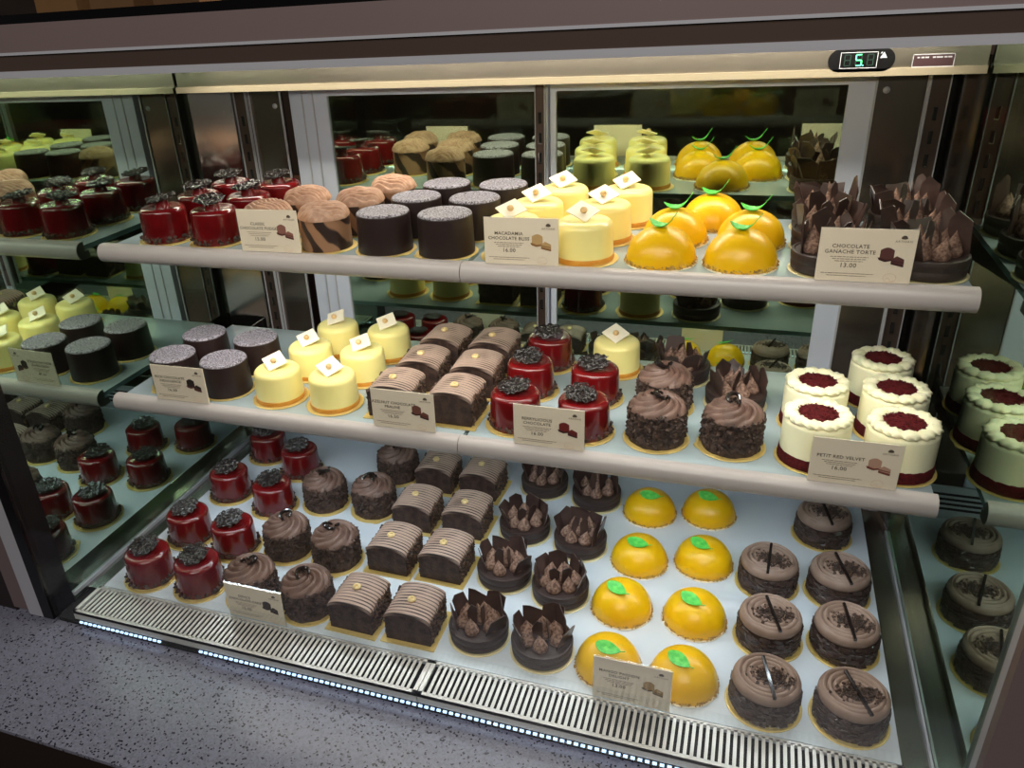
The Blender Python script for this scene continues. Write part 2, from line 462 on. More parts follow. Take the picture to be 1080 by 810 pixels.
def make_mango(seed):
    rng = random.Random(seed); t = thing('mango_dome', '', 'cake')
    board(t, .0455, 'white', tab=True)
    r, h = .0422, .0435
    p = [(r*.985,BT)]
    for k in range(0, 15):
        u = k/14*PI/2; p.append((max(.0001, r*math.cos(u)**.96), BT+.003+(h-.003)*math.sin(u)**1.0))
    b = MB(); b.lathe(p, 56); b.build('glaze', 'mango', t, 60)
    c = MB(); ring_chunks(c, rng, 260, .0412, .0440, BT+.0005, BT+.0045, .0028); c.build('crumbs', 'nutcrumb', t, 0, 'stuff')
    l = MB(); n, mth = 18, 8; vs = []; fs = []
    curl = seed >= 100
    hx = .0155 if curl else .0165
    for i in range(n+1):
        u = i/n*2-1
        wd = (.0068 if curl else .0088)*(max(0, 1-abs(u)**2.)**.75)*(1-.25*u)+.0002
        for j in range(mth+1):
            v = j/mth*2-1
            x = hx*u; y = wd*v
            z = (.0095*abs(u)**2.1*(1.3 if u > 0 else .85) if curl else .0022*u*u)
            z += (.0022 if curl else .0010)*abs(v)*(1-abs(u))+.0004*math.cos(u*34)*abs(v)
            vs.append((x, y, z))
    for i in range(n):
        for j in range(mth):
            k = mth+1; fs.append((i*k+j, i*k+j+1, (i+1)*k+j+1, (i+1)*k+j))
    m0 = len(vs); vs += [(x,y,z+.0011) for (x,y,z) in vs]; fs += [tuple(q+m0 for q in reversed(f)) for f in fs]
    rim = [i*(mth+1) for i in range(n+1)]+[n*(mth+1)+j for j in range(1,mth+1)]+[i*(mth+1)+mth for i in range(n-1,-1,-1)]+[j for j in range(mth-1,0,-1)]
    for q in range(len(rim)):
        p0, p1 = rim[q], rim[(q+1) % len(rim)]; fs.append((p0,p1,p1+m0,p0+m0))
    l.add(vs, fs); yo = -.004 if curl else -.0125
    a0 = math.asin(min(1,abs(yo)/r)); tl = Matrix.Rotation(a0*.95,3,'X')@Matrix.Rotation(R(rng.uniform(-22,8)),3,'Z')
    e = Vector((-.001, yo, BT+.003+(h-.003)*math.cos(a0)+(.0004 if curl else .0016)))
    l.v = [tuple(e+tl@Vector(v)) for v in l.v]
    o = l.build('leaf', 'leaf', t, 60)
    tp = MB(); z1 = .0135 if curl else .0026
    tp.tube([e+tl@Vector((hx*.94,0,z1*.93)), e+tl@Vector((hx*1.16,.0004,z1*1.25)), e+tl@Vector((hx*1.34,.001,z1*1.55+.001))], .0006, 6); tp.build('stalk', 'leaf', o)
    return t

def make_swirl(seed):
    rng = random.Random(seed); t = thing('swirl_cake', '', 'cake')
    board(t, .0465)
    r = .0385
    b = MB(); b.lathe([(r,BT),(r+.0005,BT+.01),(r,BT+.03),(r-.003,BT+.034),(.0001,BT+.034)], 48); b.build('cake_body', 'dark', t)
    c = MB()
    for _ in range(420):
        a = rng.uniform(0,2*PI); z = BT+rng.uniform(.0015,.031)
        rot = Matrix.Rotation(a+PI/2,3,'Z')@Matrix.Rotation(R(rng.uniform(-25,25)),3,'Y')@Matrix.Rotation(R(rng.uniform(-30,30)),3,'X')
        c.chunk(((r+.001)*math.cos(a),(r+.001)*math.sin(a),z), rng.uniform(.006,.0115), rng, rot)
    c.build('flakes', 'flake', t, 0, 'stuff')
    # cream cap with a wound spiral
    vs = []; fs = []; nr, na = 64, 96; Rc = r+.0002; zc = BT+.032
    prof = [(Rc-.001, zc),(Rc+.0006, zc+.003),(Rc+.0004, zc+.008),(Rc-.001, zc+.0115),(Rc-.0035, zc+.0135)]
    s = MB()
    for (rr, z) in prof:
        for k in range(na):
            a = 2*PI*k/na; vs.append((rr*math.cos(a), rr*math.sin(a), z))
    for i in range(nr+1):
        u = 1-i/nr; rr = (Rc-.0042)*u
        for k in range(na):
            a = 2*PI*k/na
            rid = abs(math.sin(PI*(rr/.0066+a/(2*PI))))
            vs.append((rr*math.cos(a), rr*math.sin(a), zc+.0106+.0048*rid**.55))
    rows = len(prof)+nr+1
    for i in range(rows-1):
        for k in range(na):
            l = (k+1) % na; fs.append((i*na+k, i*na+l, (i+1)*na+l, (i+1)*na+k))
    s.add(vs, fs); s.build('spiral_cream', 'mousse', t, 70)
    c = MB()
    for _ in range(230):
        x = rng.gauss(.006,.0125); y = rng.gauss(-.006,.0065)-.1*x
        if x*x+y*y < .031**2: c.chunk((x, y, zc+.0148+rng.uniform(0,.0025)), rng.uniform(.0024,.005), rng)
    c.build('sprinkles', 'crumb', t, 0, 'stuff')
    k = MB(); k.box((-.0018,-.031,zc+.0165),(.0018,.031,zc+.0195)); k.box((-.0010,-.031,zc+.0192),(.0010,.031,zc+.0203))
    o = k.build('chocolate_stick', 'darkgloss', t, 0); o.rotation_euler = (R(5),0,R(rng.uniform(6,16))); o.location = (0,-.004,.0005)
    return t

def make_truffle(seed):
    t = thing('truffle_cake', '', 'cake'); board(t, .0445)
    r, h = .0370, .054
    p = round_prof(r, h, bev=.005, taper=.0015, dip=.002)
    b = MB(); b.lathe(p, 52); b.build('chocolate_coat', 'truffle', t)
    d = MB(); q = [(a, z+.0003) for (a, z) in p if z > BT+h-.0035]; q = [(q[0][0]+.0003, q[0][1]-.0006)]+q
    d.lathe(q, 52, cap=False); d.build('sugar_dusting', 'dust', t)
    return t

def make_mac(seed):
    rng = random.Random(seed); t = thing('macadamia_cake', '', 'cake'); board(t, .0455)
    r, h = .0355, .05
    p = round_prof(r, h, bev=.009, taper=.0012)
    p = [(a, z) for (a, z) in p if z > BT+.0055]; p = [(r+.0012, BT+.0055)]+p
    b = MB(); b.lathe(p, 52); b.build('glaze', 'mac', t)
    f = MB(); f.lathe([(r+.0022,BT),(r+.0028,BT+.003),(r+.0020,BT+.006),(r-.001,BT+.0062)], 52); f.build('caramel_foot', 'macbase', t)
    q = MB(); rot = Matrix.Rotation(R(rng.uniform(-14,14)),3,'Z')@Matrix.Rotation(R(24),3,'X')@Matrix.Rotation(R(rng.uniform(-6,6)),3,'Y')@Matrix.Rotation(PI/4,3,'Z')
    q.box((-.0152,-.0152,-.0009),(.0152,.0152,.0009)); cc = Vector((-.002,.001,BT+h+.0095))
    q.v = [tuple(cc+rot@Vector(v)) for v in q.v]; q.build('white_square', 'white', t, 0)
    n = MB(); pr = [(max(.0001,.0046*math.cos(a)), .0042*math.sin(a)) for a in [(-90+18*i)*PI/180 for i in range(11)]]
    nc = cc+rot@Vector((-.002,-.002,.0042)); n.lathe(pr, 16, nc); n.build('nut', 'nut', t)
    return t

def make_velvet(seed):
    rng = random.Random(seed); t = thing('velvet_cake', '', 'cake'); board(t, .0462)
    r, h = .0395, .058
    p = round_prof(r, h, bev=.006)
    p = [(r, BT+.014)]+[(a, z) for (a, z) in p if z > BT+.014]
    b = MB(); b.lathe(p, 52); b.build('frosting', 'velcream', t)
    c = MB()
    def fn(p_, a, rr):
        k = 1+.0009*noise.noise(Vector((p_.x*260, p_.y*260, p_.z*260)))/max(rr,.01); dz = .0016*noise.noise(Vector((math.cos(a)*9, math.sin(a)*9, seed))) if p_.z > BT+.012 else 0
        return Vector((p_.x*k, p_.y*k, p_.z+dz))
    c.lathe([(r+.0012,BT),(r+.0018,BT+.004),(r+.0014,BT+.010),(r+.0008,BT+.0145),(r-.001,BT+.0155)], 90, fn=fn); c.build('crumb_band', 'velred', t)
    # piped shells round the rim
    s = MB(); n, m2 = 160, 14; vs = []; fs = []
    for i in range(n):
        a = 2*PI*i/n; ph = (a*11/(2*PI)) % 1
        q = .72+.30*math.sin(PI*ph)**.8
        for j in range(m2):
            b_ = 2*PI*j/m2; rr = (.0078*q)*(1+.14*math.sin(4*b_+22*a))
            R1 = r-.0084
            vs.append(((R1+rr*1.1*math.cos(b_))*math.cos(a), (R1+rr*1.1*math.cos(b_))*math.sin(a), BT+h+.0012+rr*.72*math.sin(b_)+.0016*q))
    for i in range(n):
        for j in range(m2):
            k = (i+1) % n; l = (j+1) % m2; fs.append((i*m2+j, k*m2+j, k*m2+l, i*m2+l))
    s.add(vs, fs); s.build('piped_border', 'velcream', t, 70)
    d = MB(); d.lathe([(.0275,BT+h-.001),(.0252,BT+h+.004),(.012,BT+h+.0056),(.0001,BT+h+.006)], 40, fn=lambda p_, a, rr: Vector((p_.x, p_.y, p_.z+.0012*noise.noise(Vector((p_.x*400, p_.y*400, 1))))))
    for _ in range(150):
        q = .0245*math.sqrt(rng.random()); a = rng.uniform(0,6.28); d.chunk((q*math.cos(a), q*math.sin(a), BT+h+.0058-.05*q), .0030, rng)
    d.build('crumb_top', 'velred', t, 50)
    return t

def make_fudge(seed):
    rng = random.Random(seed); t = thing('fudge_cake', '', 'cake'); board(t, .0445)
    r, h = .0355, .045
    b = MB(); b.lathe(round_prof(r, h, bev=.003, taper=.001), 48); b.build('marbled_wrap', 'marble', t)
    s = MB(); nr, na = 60, 150; vs = []; fs = []
    for i in range(nr+1):
        u = i/nr
        for k in range(na):
            a = 2*PI*k/na; rr = (r+.0015)*u*(1+.04*math.sin(5*a+seed)*u)
            x, y = rr*math.cos(a), rr*math.sin(a)
            wob = y+.004*math.sin(x*70+1.1)+.0015*math.sin(x*200)
            rid = abs(math.sin(PI*wob/.0066))**.7
            hh = .0135*(1-u**3)**.6+.0062*rid*(1-u**8)+.003*noise.noise(Vector((x*60, y*60, seed)))*(1-u**4)
            vs.append((x, y, BT+h-.002+hh))
    for i in range(nr):
        for k in range(na):
            l = (k+1) % na; fs.append((i*na+k, i*na+l, (i+1)*na+l, (i+1)*na+k))
    s.add(vs, fs); s.build('piped_top', 'fudgetop', t, 70)
    return t

# ------------------------------------------------------------------ placing the cakes
used = {}
def put(kind, maker, variants, x, y, z, rz, label, group):
    key = (kind, random.randrange(variants))
    if key not in used:
        used[key] = maker(key[1]*13+5); r = used[key]; r.location = (x,y,z); r.rotation_euler = (0,0,rz); r['label'] = label; r['group'] = group
    else:
        dup(used[key], (x,y,z), rz, label, group)

ROW = ['front row', 'second row', 'third row', 'back row']
def batch(kind, maker, var, z, look, where, group, pts, spin=PI, cols=('left column', 'right column')):
    for (x, y, c, r) in pts:
        rz = random.uniform(-spin, spin)
        lab = '%s, %s, %s' % (look, where, ROW[r]) + (', ' + cols[c] if c is not None else '')
        put(kind, maker, var, x, y, z, rz, lab, group)

# bottom tray
batch('red', lambda s: make_red(s, False), 3, 0, 'red glazed cake, lace disc', 'bottom tray', 'red glazed cakes on the bottom tray',
      [(.104,.045,0,0),(.196,.047,1,0),(.101,.153,0,1),(.194,.146,1,1),(.094,.285,0,2),(.195,.268,1,2),(.090,.425,0,3),(.182,.388,1,3)], .35)
batch('ros', make_rosette, 3, 0, 'crumb-coated chocolate rosette cake', 'bottom tray', 'chocolate rosette cakes on the bottom tray',
      [(.290,.050,0,0),(.386,.050,1,0),(.285,.164,0,1),(.375,.162,1,1),(.281,.302,0,2),(.374,.308,1,2),(.372,.420,None,3)])
batch('slice', make_slice, 3, 0, 'striped chocolate praline slice', 'bottom tray', 'striped praline slices on the bottom tray',
      [(.470,.053,0,0),(.556,.055,1,0),(.468,.184,0,1),(.554,.188,1,1),(.462,.296,0,2),(.550,.300,1,2),(.456,.414,0,3),(.541,.414,1,3)], .05)
batch('tart', lambda s: make_tart(s, .95), 4, 0, 'dark ganache tart with shards', 'bottom tray', 'ganache tarts on the bottom tray',
      [(.646,.065,0,0),(.737,.060,1,0),(.645,.194,0,1),(.735,.178,1,1),(.645,.312,0,2),(.740,.298,1,2),(.645,.448,0,3),(.741,.432,1,3)], .5)
batch('mango', make_mango, 3, 0, 'yellow mango dome with green leaf', 'bottom tray', 'mango domes on the bottom tray',
      [(.827,.055,0,0),(.922,.058,1,0),(.826,.170,0,1),(.926,.175,1,1),(.835,.282,0,2),(.929,.302,1,2),(.834,.414,0,3),(.928,.434,1,3)], .6)
batch('swirl', make_swirl, 3, 0, 'taupe spiral cake with chocolate stick', 'bottom tray', 'spiral cakes on the bottom tray',
      [(1.018,.050,0,0),(1.114,.054,1,0),(1.022,.165,0,1),(1.115,.176,1,1),(1.020,.283,0,2),(1.114,.286,1,2),(1.100,.424,None,3)], .28)
# middle shelf
batch('truf', make_truffle, 1, Z1, 'sugar-dusted dark truffle cake', 'middle shelf', 'truffle cakes on the middle shelf',
      [(.086,.222,0,0),(.183,.222,1,0),(.084,.312,0,1),(.186,.312,1,1)])
batch('mac', make_mac, 3, Z1, 'pale yellow cake, white square', 'middle shelf', 'pale yellow cakes on the middle shelf',
      [(.282,.218,0,0),(.377,.218,1,0),(.288,.312,0,1),(.382,.312,1,1),(.290,.406,0,2),(.386,.406,1,2)], .3)
put('mac', make_mac, 3, .767, .430, Z1, .1, 'lone pale yellow cake with white square between red and shard-topped cakes, middle shelf', 'pale yellow cakes on the middle shelf')
batch('slice', make_slice, 3, Z1, 'striped chocolate praline slice', 'middle shelf', 'striped praline slices on the middle shelf',
      [(.478,.226,0,0),(.572,.226,1,0),(.486,.316,0,1),(.574,.316,1,1),(.490,.408,0,2),(.574,.408,1,2)], .05)
batch('red', lambda s: make_red(s, False), 3, Z1, 'red glazed cake, lace disc', 'middle shelf', 'red glazed cakes on the middle shelf',
      [(.661,.222,0,0),(.757,.222,1,0),(.655,.326,0,1),(.753,.324,1,1),(.661,.426,None,2)], .35)
batch('ros', make_rosette, 3, Z1, 'crumb-coated chocolate rosette cake', 'middle shelf', 'chocolate rosette cakes on the middle shelf',
      [(.854,.226,0,0),(.949,.230,1,0),(.853,.320,None,1)])
put('tart', lambda s: make_tart(s, .95), 4, .949, .352, Z1, .4, 'shard-topped ganache tart behind the right rosette cake, middle shelf', 'ganache tarts on the middle shelf')
put('tart', lambda s: make_tart(s, .95), 4, .868, .425, Z1, 2.4, 'shard-topped ganache tart behind two rosette cakes, middle shelf back', 'ganache tarts on the middle shelf')
batch('velv', make_velvet, 2, Z1, 'cream red velvet cake, crumb top', 'middle shelf', 'red velvet cakes on the middle shelf',
      [(1.046,.222,0,0),(1.140,.221,1,0),(1.049,.316,0,1),(1.142,.315,1,1),(1.136,.409,None,2)])
# upper shelf
batch('redk', lambda s: make_red(s, True), 2, Z2, 'red glazed cake, raised lace disc', 'top shelf', 'red glazed cakes on the top shelf',
      [(.098,.259,0,0),(.190,.260,1,0),(.100,.349,0,1),(.193,.350,1,1),(.102,.439,0,2),(.195,.440,1,2)], .5)
batch('fudge', make_fudge, 2, Z2, 'marbled cake with piped cream top', 'top shelf', 'marbled fudge cakes on the top shelf',
      [(.284,.260,0,0),(.376,.259,1,0),(.298,.350,0,1),(.390,.349,1,1),(.404,.439,None,2)], .5)
batch('truf', make_truffle, 1, Z2, 'sugar-dusted dark truffle cake', 'top shelf', 'truffle cakes on the top shelf',
      [(.468,.259,0,0),(.559,.259,1,0),(.481,.349,0,1),(.571,.349,1,1),(.496,.439,0,2),(.587,.439,1,2)])
batch('mac', make_mac, 3, Z2, 'pale yellow cake, white square', 'top shelf', 'pale yellow cakes on the top shelf',
      [(.653,.260,0,0),(.747,.260,1,0),(.663,.352,0,1),(.756,.352,1,1),(.680,.443,0,2),(.773,.443,1,2)], .3)
batch('mangoc', lambda s: make_mango(s+100), 2, Z2, 'yellow mango dome with green leaf', 'top shelf', 'mango domes on the top shelf',
      [(.843,.262,0,0),(.937,.262,1,0),(.850,.354,0,1),(.946,.354,1,1),(.893,.440,None,2)], .25)
batch('torte', lambda s: make_tart(s, 1.15), 4, Z2, 'ganache tart with tall shards', 'top shelf', 'ganache tarts on the top shelf',
      [(1.034,.262,0,0),(1.136,.264,1,0),(1.036,.355,0,1),(1.134,.357,1,1),(1.038,.446,0,2),(1.132,.448,1,2)], .5)

# ------------------------------------------------------------------ price cards
def text(body, size, m, parent, loc, name='lettering', align='CENTER', sp=1.0, bold=.00007):
    cu = bpy.data.curves.new(name, 'FONT'); cu.body = body; cu.size = size; cu.align_x = align; cu.space_character = sp
    cu.extrude = .00008; cu.offset = bold; cu.resolution_u = 2
    tmp = bpy.data.objects.new('tmp', cu); C.objects.link(tmp)
    dg = bpy.context.evaluated_depsgraph_get(); me = bpy.data.meshes.new_from_object(tmp.evaluated_get(dg)); me.name = name
    bpy.data.objects.remove(tmp); bpy.data.curves.remove(cu)
    me.materials.clear(); me.materials.append(M[m])
    o = bpy.data.objects.new(name, me); C.objects.link(o); o.parent = parent; o.location = loc; o.rotation_euler = (PI/2,0,0)
    return o
def cake_picture(parent, pic, x, z, y):
    """the little printed photo of a whole cake and a cut slice"""
    body, top = pic
    m1 = mat('printed cake', body, .6); m2 = mat('printed cake shade', top, .6)
    p = MB(); a = MB()
    pts = [(x-.0085,z-.002),(x-.0085,z+.007)]+[(x-.0085+.0135*k/8, z+.007+.003*math.sin(PI*k/8)) for k in range(1,8)]+[(x+.005,z+.007),(x+.005,z-.002),(x-.002,z-.004)]
    p.prism(pts, 1, y-.0001, y); p.build('printed_cake', m1, parent, 0)
    a.prism([(x-.0105,z-.0012),(x-.0085,z-.0012),(x-.002,z-.0034),(x+.004,z-.002),(x+.003,z-.0046),(x-.003,z-.006),(x-.009,z-.004)], 1, y-.00016, y); a.build('printed_shadow', m2, parent, 0)
    b = MB(); b.prism([(x+.003,z-.003),(x+.008,z+.001),(x+.0155,z-.0025),(x+.0155,z-.011),(x+.003,z-.007)], 1, y-.0002, y); b.build('printed_slice', m1, parent, 0)
    c = MB(); c.prism([(x+.003,z-.0055),(x+.0155,z-.0085),(x+.0155,z-.011),(x+.003,z-.0082)], 1, y-.00026, y); c.prism([(x+.003,z-.0035),(x+.0155,z-.0058),(x+.0155,z-.0068),(x+.003,z-.0048)], 1, y-.00026, y); c.build('printed_layer', m2, parent, 0)

def price_card(x, y, z, rz, lines, price, pic, label, cw=.094, ch=.059):
    t = thing('price_card', label, 'price card', (x,y,z), rz, 'price cards in the case')
    h = MB(); h.box((-cw/2-.001,-.0016,0),(cw/2+.001,-.0011,ch+.001)); h.box((-cw/2-.001,.0011,0),(cw/2+.001,.0016,ch+.001)); h.box((-cw/2-.001,-.0016,ch+.001),(cw/2+.001,.0016,ch+.002))
    h.build('acrylic_sleeve', 'acrylic', t, 0)
    fo = MB(); fo.box((-cw/2-.001,-.0016,-.0008),(cw/2+.001,.0016,0)); fo.build('sleeve_foot', 'acrylic', t, 0)
    c = MB(); c.box((-cw/2,-.0006,.0002),(cw/2,.0006,ch)); c.build('printed_card', 'card', t, 0)
    yf = -.00075
    tx = -.0155
    zt = ch-.0215 if len(lines) > 1 else ch-.025
    for i, s in enumerate(lines): text(s, .0058, 'ink', t, (tx,yf,zt-.0062*i), sp=1.08)
    z0 = zt-.0062*(len(lines)-1)
    fp = MB(); rng = random.Random(len(lines[0])*7)
    for k in range(3):
        w2 = .019-.0025*k; a = -w2
        while a < w2:
            l = rng.uniform(.0015,.005); fp.box((tx+a,yf-.0001,z0-.0042-.0024*k),(tx+min(a+l,w2),yf,z0-.0034-.0024*k)); a += l+.0008
    for k in range(2):
        w2 = .026-.006*k; a = -w2
        while a < w2:
            l = rng.uniform(.0015,.005); fp.box((tx+a,yf-.0001,.0085-.0026*k),(tx+min(a+l,w2),yf,.0093-.0026*k)); a += l+.0008
    fp.build('fine_print', 'inkfaint', t, 0, 'stuff')
    text(price, .0070, 'ink', t, (tx,yf,z0-.0155), 'price', sp=1.1)
    lg = MB(); lx, lz = cw/2-.0125, ch-.0095
    lg.prism([(lx-.0032,lz)]+[(lx-.0032*math.cos(PI*k/8), lz+.0034*math.sin(PI*k/8)) for k in range(1,8)]+[(lx+.0032,lz),(lx+.0012,lz-.0007),(lx-.0012,lz-.0007)], 1, yf-.0001, yf); lg.build('dome_logo', 'ink', t, 0)
    text('ARTISAN', .0033, 'inkfaint', t, (lx,yf,lz-.0042), 'logo_lettering', sp=1.3, bold=.00005)
    cake_picture(t, pic, .0225, ch*.5, yf)
    st = MB(); st.tube([Vector((.027+.0062*math.cos(q*2*PI/20), yf-.0001, .006+.0050*math.sin(q*2*PI/20))) for q in range(20)], .00022, 4, True)
    st.tube([Vector((.027-.004+.008*q/6, yf-.0001, .004+.002*math.sin(q))) for q in range(7)], .00022, 4); st.build('printed_stamp', 'inkpink', t, 0)
    return t
CH, PK = (96,52,48), (64,30,28)
zt2, zt1 = .4955, .2625
price_card(.320,.2005,zt2,R(1),['CLASSIC','CHOCOLATE FUDGE'],'15.00',((150,96,84),(92,48,42)),'cream price card for classic chocolate fudge, on the top rail')
price_card(.680,.2005,zt2,R(1),['MACADAMIA','CHOCOLATE BLISS'],'16.00',((206,164,110),(150,104,60)),'cream price card for macadamia chocolate bliss, on the top rail')
price_card(1.064,.2005,zt2,R(0),['CHOCOLATE','GANACHE TORTE'],'13.00',(CH,PK),'cream price card for chocolate ganache torte, on the top rail')
price_card(.145,.157,zt1,R(2),['RICH CHOCOLATE','INDULGENCE'],'16.50',((48,34,32),(110,64,58)),'cream price card in front of the dark truffle cakes on the middle rail')
price_card(.518,.157,zt1,R(0),['HAZELNUT CHOCOLATE','PRALINE'],'16.50',((120,70,58),(70,36,32)),'cream price card for hazelnut chocolate praline, on the middle rail')
price_card(.724,.157,zt1,R(0),['BERRYLICIOUS','CHOCOLATE'],'16.00',((120,34,30),(64,26,26)),'cream price card for berrylicious chocolate, on the middle rail')
price_card(1.085,.157,zt1,R(0),['PETIT RED VELVET'],'16.00',((196,150,128),(120,58,50)),'cream price card for petit red velvet, on the middle rail')
price_card(.3265,.002,.0022,R(0),["DEVIL'S",'CHOCOLATE CAKE'],'15.00',((58,44,40),(40,28,26)),'grey-shaded price card in front of the rosette cakes on the bottom tray')
price_card(.864,.002,.0022,R(0),['MANGO PASSION','DELIGHT'],'13.00',((170,130,70),(110,84,50)),'price card for mango passion delight at the front of the bottom tray', ch=.066)

# ------------------------------------------------------------------ shelves
def glass_shelf(x0, x1, z, yf, yb, label, end, group):
    t = thing('glass_shelf', label, 'shelf', ((x0+x1)/2, yf, z-.008), 0, group)
    ox, oy, oz = (x0+x1)/2, yf, z-.008
    def B(lo, hi): return (lo[0]-ox,lo[1]-oy,lo[2]-oz),(hi[0]-ox,hi[1]-oy,hi[2]-oz)
    g = MB(); g.box(*B((x0+.004,yf+.005,z-.008),(x1-.0015,yb,z))); g.build('glass_panel', 'shelf', t, 0)
    e = MB(); e.box(*B((x0+.004,yb,z-.008),(x1-.0015,yb+.0012,z))); e.build('rear_edge', 'edge', t, 0)
    r = MB(); hr = .0135; cz = z-.0065; poly = []
    for k in range(14):
        a = PI/2+PI*k/13; poly.append((.011*math.cos(a)-.002, cz+hr*math.sin(a)-oz))
    poly += [(.012,cz-hr-oz),(.012,z-.0085-oz),(.0045,z-.0085-oz),(.0045,cz+hr-oz)]
    r.prism(poly, 0, x0-ox, x1-ox); r.build('price_rail', 'rail', t, 60)
    l = MB(); l.box(*B((x0+.02,yf+.0135,z-.0135),(x1-.02,yf+.022,z-.009))); l.build('led_strip', 'ledwarm' if z > .4 else 'led', t, 0)
    for xb in end:
        b = MB(); b.prism([(yf+.02-oy,z-.0085-oz),(.543-oy,z-.0085-oz),(.543-oy,z-.05-oz),(.50-oy,z-.05-oz)], 0, xb-ox, xb+.003-ox); b.build('bracket', 'black', t, 0)
    return t
glass_shelf(.016,.5995,Z1,.157,.472,'left half of the middle glass shelf, carrying truffle and yellow cakes',(.048,.594),'glass shelves')
glass_shelf(.6005,1.176,Z1,.157,.472,'right half of the middle glass shelf, carrying red velvet cakes',(.606,1.164),'glass shelves')
glass_shelf(.020,.6005,Z2,.201,.486,'left half of the top glass shelf, carrying marbled cakes',(.048,.594),'glass shelves')
glass_shelf(.6015,1.178,Z2,.201,.486,'right half of the top glass shelf, carrying yellow mango domes',(.606,1.164),'glass shelves')

# ------------------------------------------------------------------ bottom tray, gutters, grilles
t = thing('deck_tray', 'white bottom tray carrying the lowest rows of cakes', 'tray', (.6,.26,-.012))
b = MB(); b.box((-.557,-.257,0),(.565,.262,.012)); b.build('tray_panel', 'tray', t, 0)
b = MB(); b.box((-.559,-.257,.001),(-.557,.262,.0135)); b.box((.565,-.257,.001),(.567,.262,.0135)); b.build('edge_trim', 'polish', t, 0)
def grille(x0, x1, label):
    t = thing('air_grille', label, 'grille', ((x0+x1)/2,-.026,-.004), 0, 'front air grilles')
    ox = (x0+x1)/2
    b = MB(); b.box((x0-ox,.0225,.0005),(x1-ox,.0275,.004)); b.box((x0-ox,-.0315,-.002),(x1-ox,-.0265,.004)); b.box((x0-ox,-.0315,-.012),(x1-ox,-.0300,.003))
    b.box((x0-ox,-.0315,0),(x0-ox+.006,.0275,.004)); b.box((x1-ox-.006,-.0315,0),(x1-ox,.0275,.004))
    n = int((x1-x0-.012)/.0078)
    for i in range(1, n+1):
        x = x0-ox+.006+(x1-x0-.012)*i/(n+1); b.box((x-.0020,-.028,.0028),(x+.0020,.025,.004))
    b.build('slotted_plate', 'grille', t, 0)
    return t
grille(.036,.5995,'left ivory slotted air grille along the front of the bottom tray')
grille(.6005,1.166,'right ivory slotted air grille along the front of the bottom tray')
b = MB(); b.box((.02,-.001,-.004),(1.18,.0006,.020)); o = b.build('acrylic_fence', 'acrylic', None, 0); tag(o, 'low clear acrylic strip between grille and bottom tray', 'acrylic strip')

# ------------------------------------------------------------------ the case
case = thing('display_case', 'long refrigerated glass display case with steel header filled with cakes', 'display case', (.6,.25,-.03))
def part(name, m, boxes, smooth=0, parent=None, prisms=()):
    b = MB()
    for lo, hi in boxes: b.box((lo[0]-.6,lo[1]-.25,lo[2]+.03),(hi[0]-.6,hi[1]-.25,hi[2]+.03))
    for poly, ax, a, c in prisms:
        b.prism(poly, ax, a, c)
    return b.build(name, m, parent if parent is not None else case, smooth)
part('side_glass', 'sideglass', [((-.006,-.055,-.02),(0,.50,.755))])
part('side_glass', 'sideglass', [((W,-.055,-.02),(W+.006,.47,.755))])
part('black_border', 'black', [((0,-.0555,-.018),(.0012,-.022,.752))])
part('gutter', 'satin', [((.001,.004,-.016),(.0405,.529,-.010))]); part('gutter', 'satin', [((W-.0325,.004,-.016),(W-.001,.529,-.010))])
part('glass_channel', 'alu', [((.0005,-.02,-.010),(.0035,.50,-.004))]); part('glass_channel', 'alu', [((W-.0035,-.05,-.010),(W-.0005,.47,-.004))])
part('front_glass', 'frontglass', [((.0014,-.064,-.018),(W,-.060,.752))])
part('front_post', 'alu', [((-.047,-.066,-.0195),(-.019,-.034,.752))]); part('front_post', 'alu', [((W+.007,-.078,-.0195),(W+.03,-.040,.752)),((W+.0005,-.078,-.0195),(W+.007,-.0655,.752))])
part('post_trim', 'black', [((-.019,-.066,-.0195),(.0012,-.0555,.752)),((-.019,-.0555,-.0195),(-.0062,-.036,.752))])
part('post_cladding', 'brown', [((-.085,-.060,-.0195),(-.048,-.045,.752))]); part('post_cladding', 'brown', [((W+.0005,-.092,-.0195),(W+.060,-.0785,.752))])
# canopy head, seen front-on: silver bead, bronze fascia, silver line, brown profile, black top
part('silver_bead', 'alu', [((-.8,-.080,.7525),(2.0,-.056,.759))])
part('bronze_fascia', 'bronze', [((-.8,-.078,.759),(2.0,-.058,.7735))])
part('silver_line', 'alu', [((-.8,-.080,.7735),(2.0,-.058,.776))])
part('head_profile', 'brown', [((-.8,-.079,.776),(2.0,-.050,.801))])
part('black_cap', 'black', [((-.8,-.079,.801),(2.0,-.040,.809))])
part('canopy_roof', 'darkpanel', [((-.01,-.045,.79),(W+.01,.60,.799))])
part('canopy_led', 'ledwarm', [((.03,-.045,.768),(W-.03,-.030,.775))])
hd = part('header_panel', 'steel', [((.003,.474,.684),(W-.003,.478,.79)),((.003,.470,.680),(W-.003,.56,.684))])
part('header_lip', 'lip', [((.003,.468,.679),(W-.003,.474,.688))])
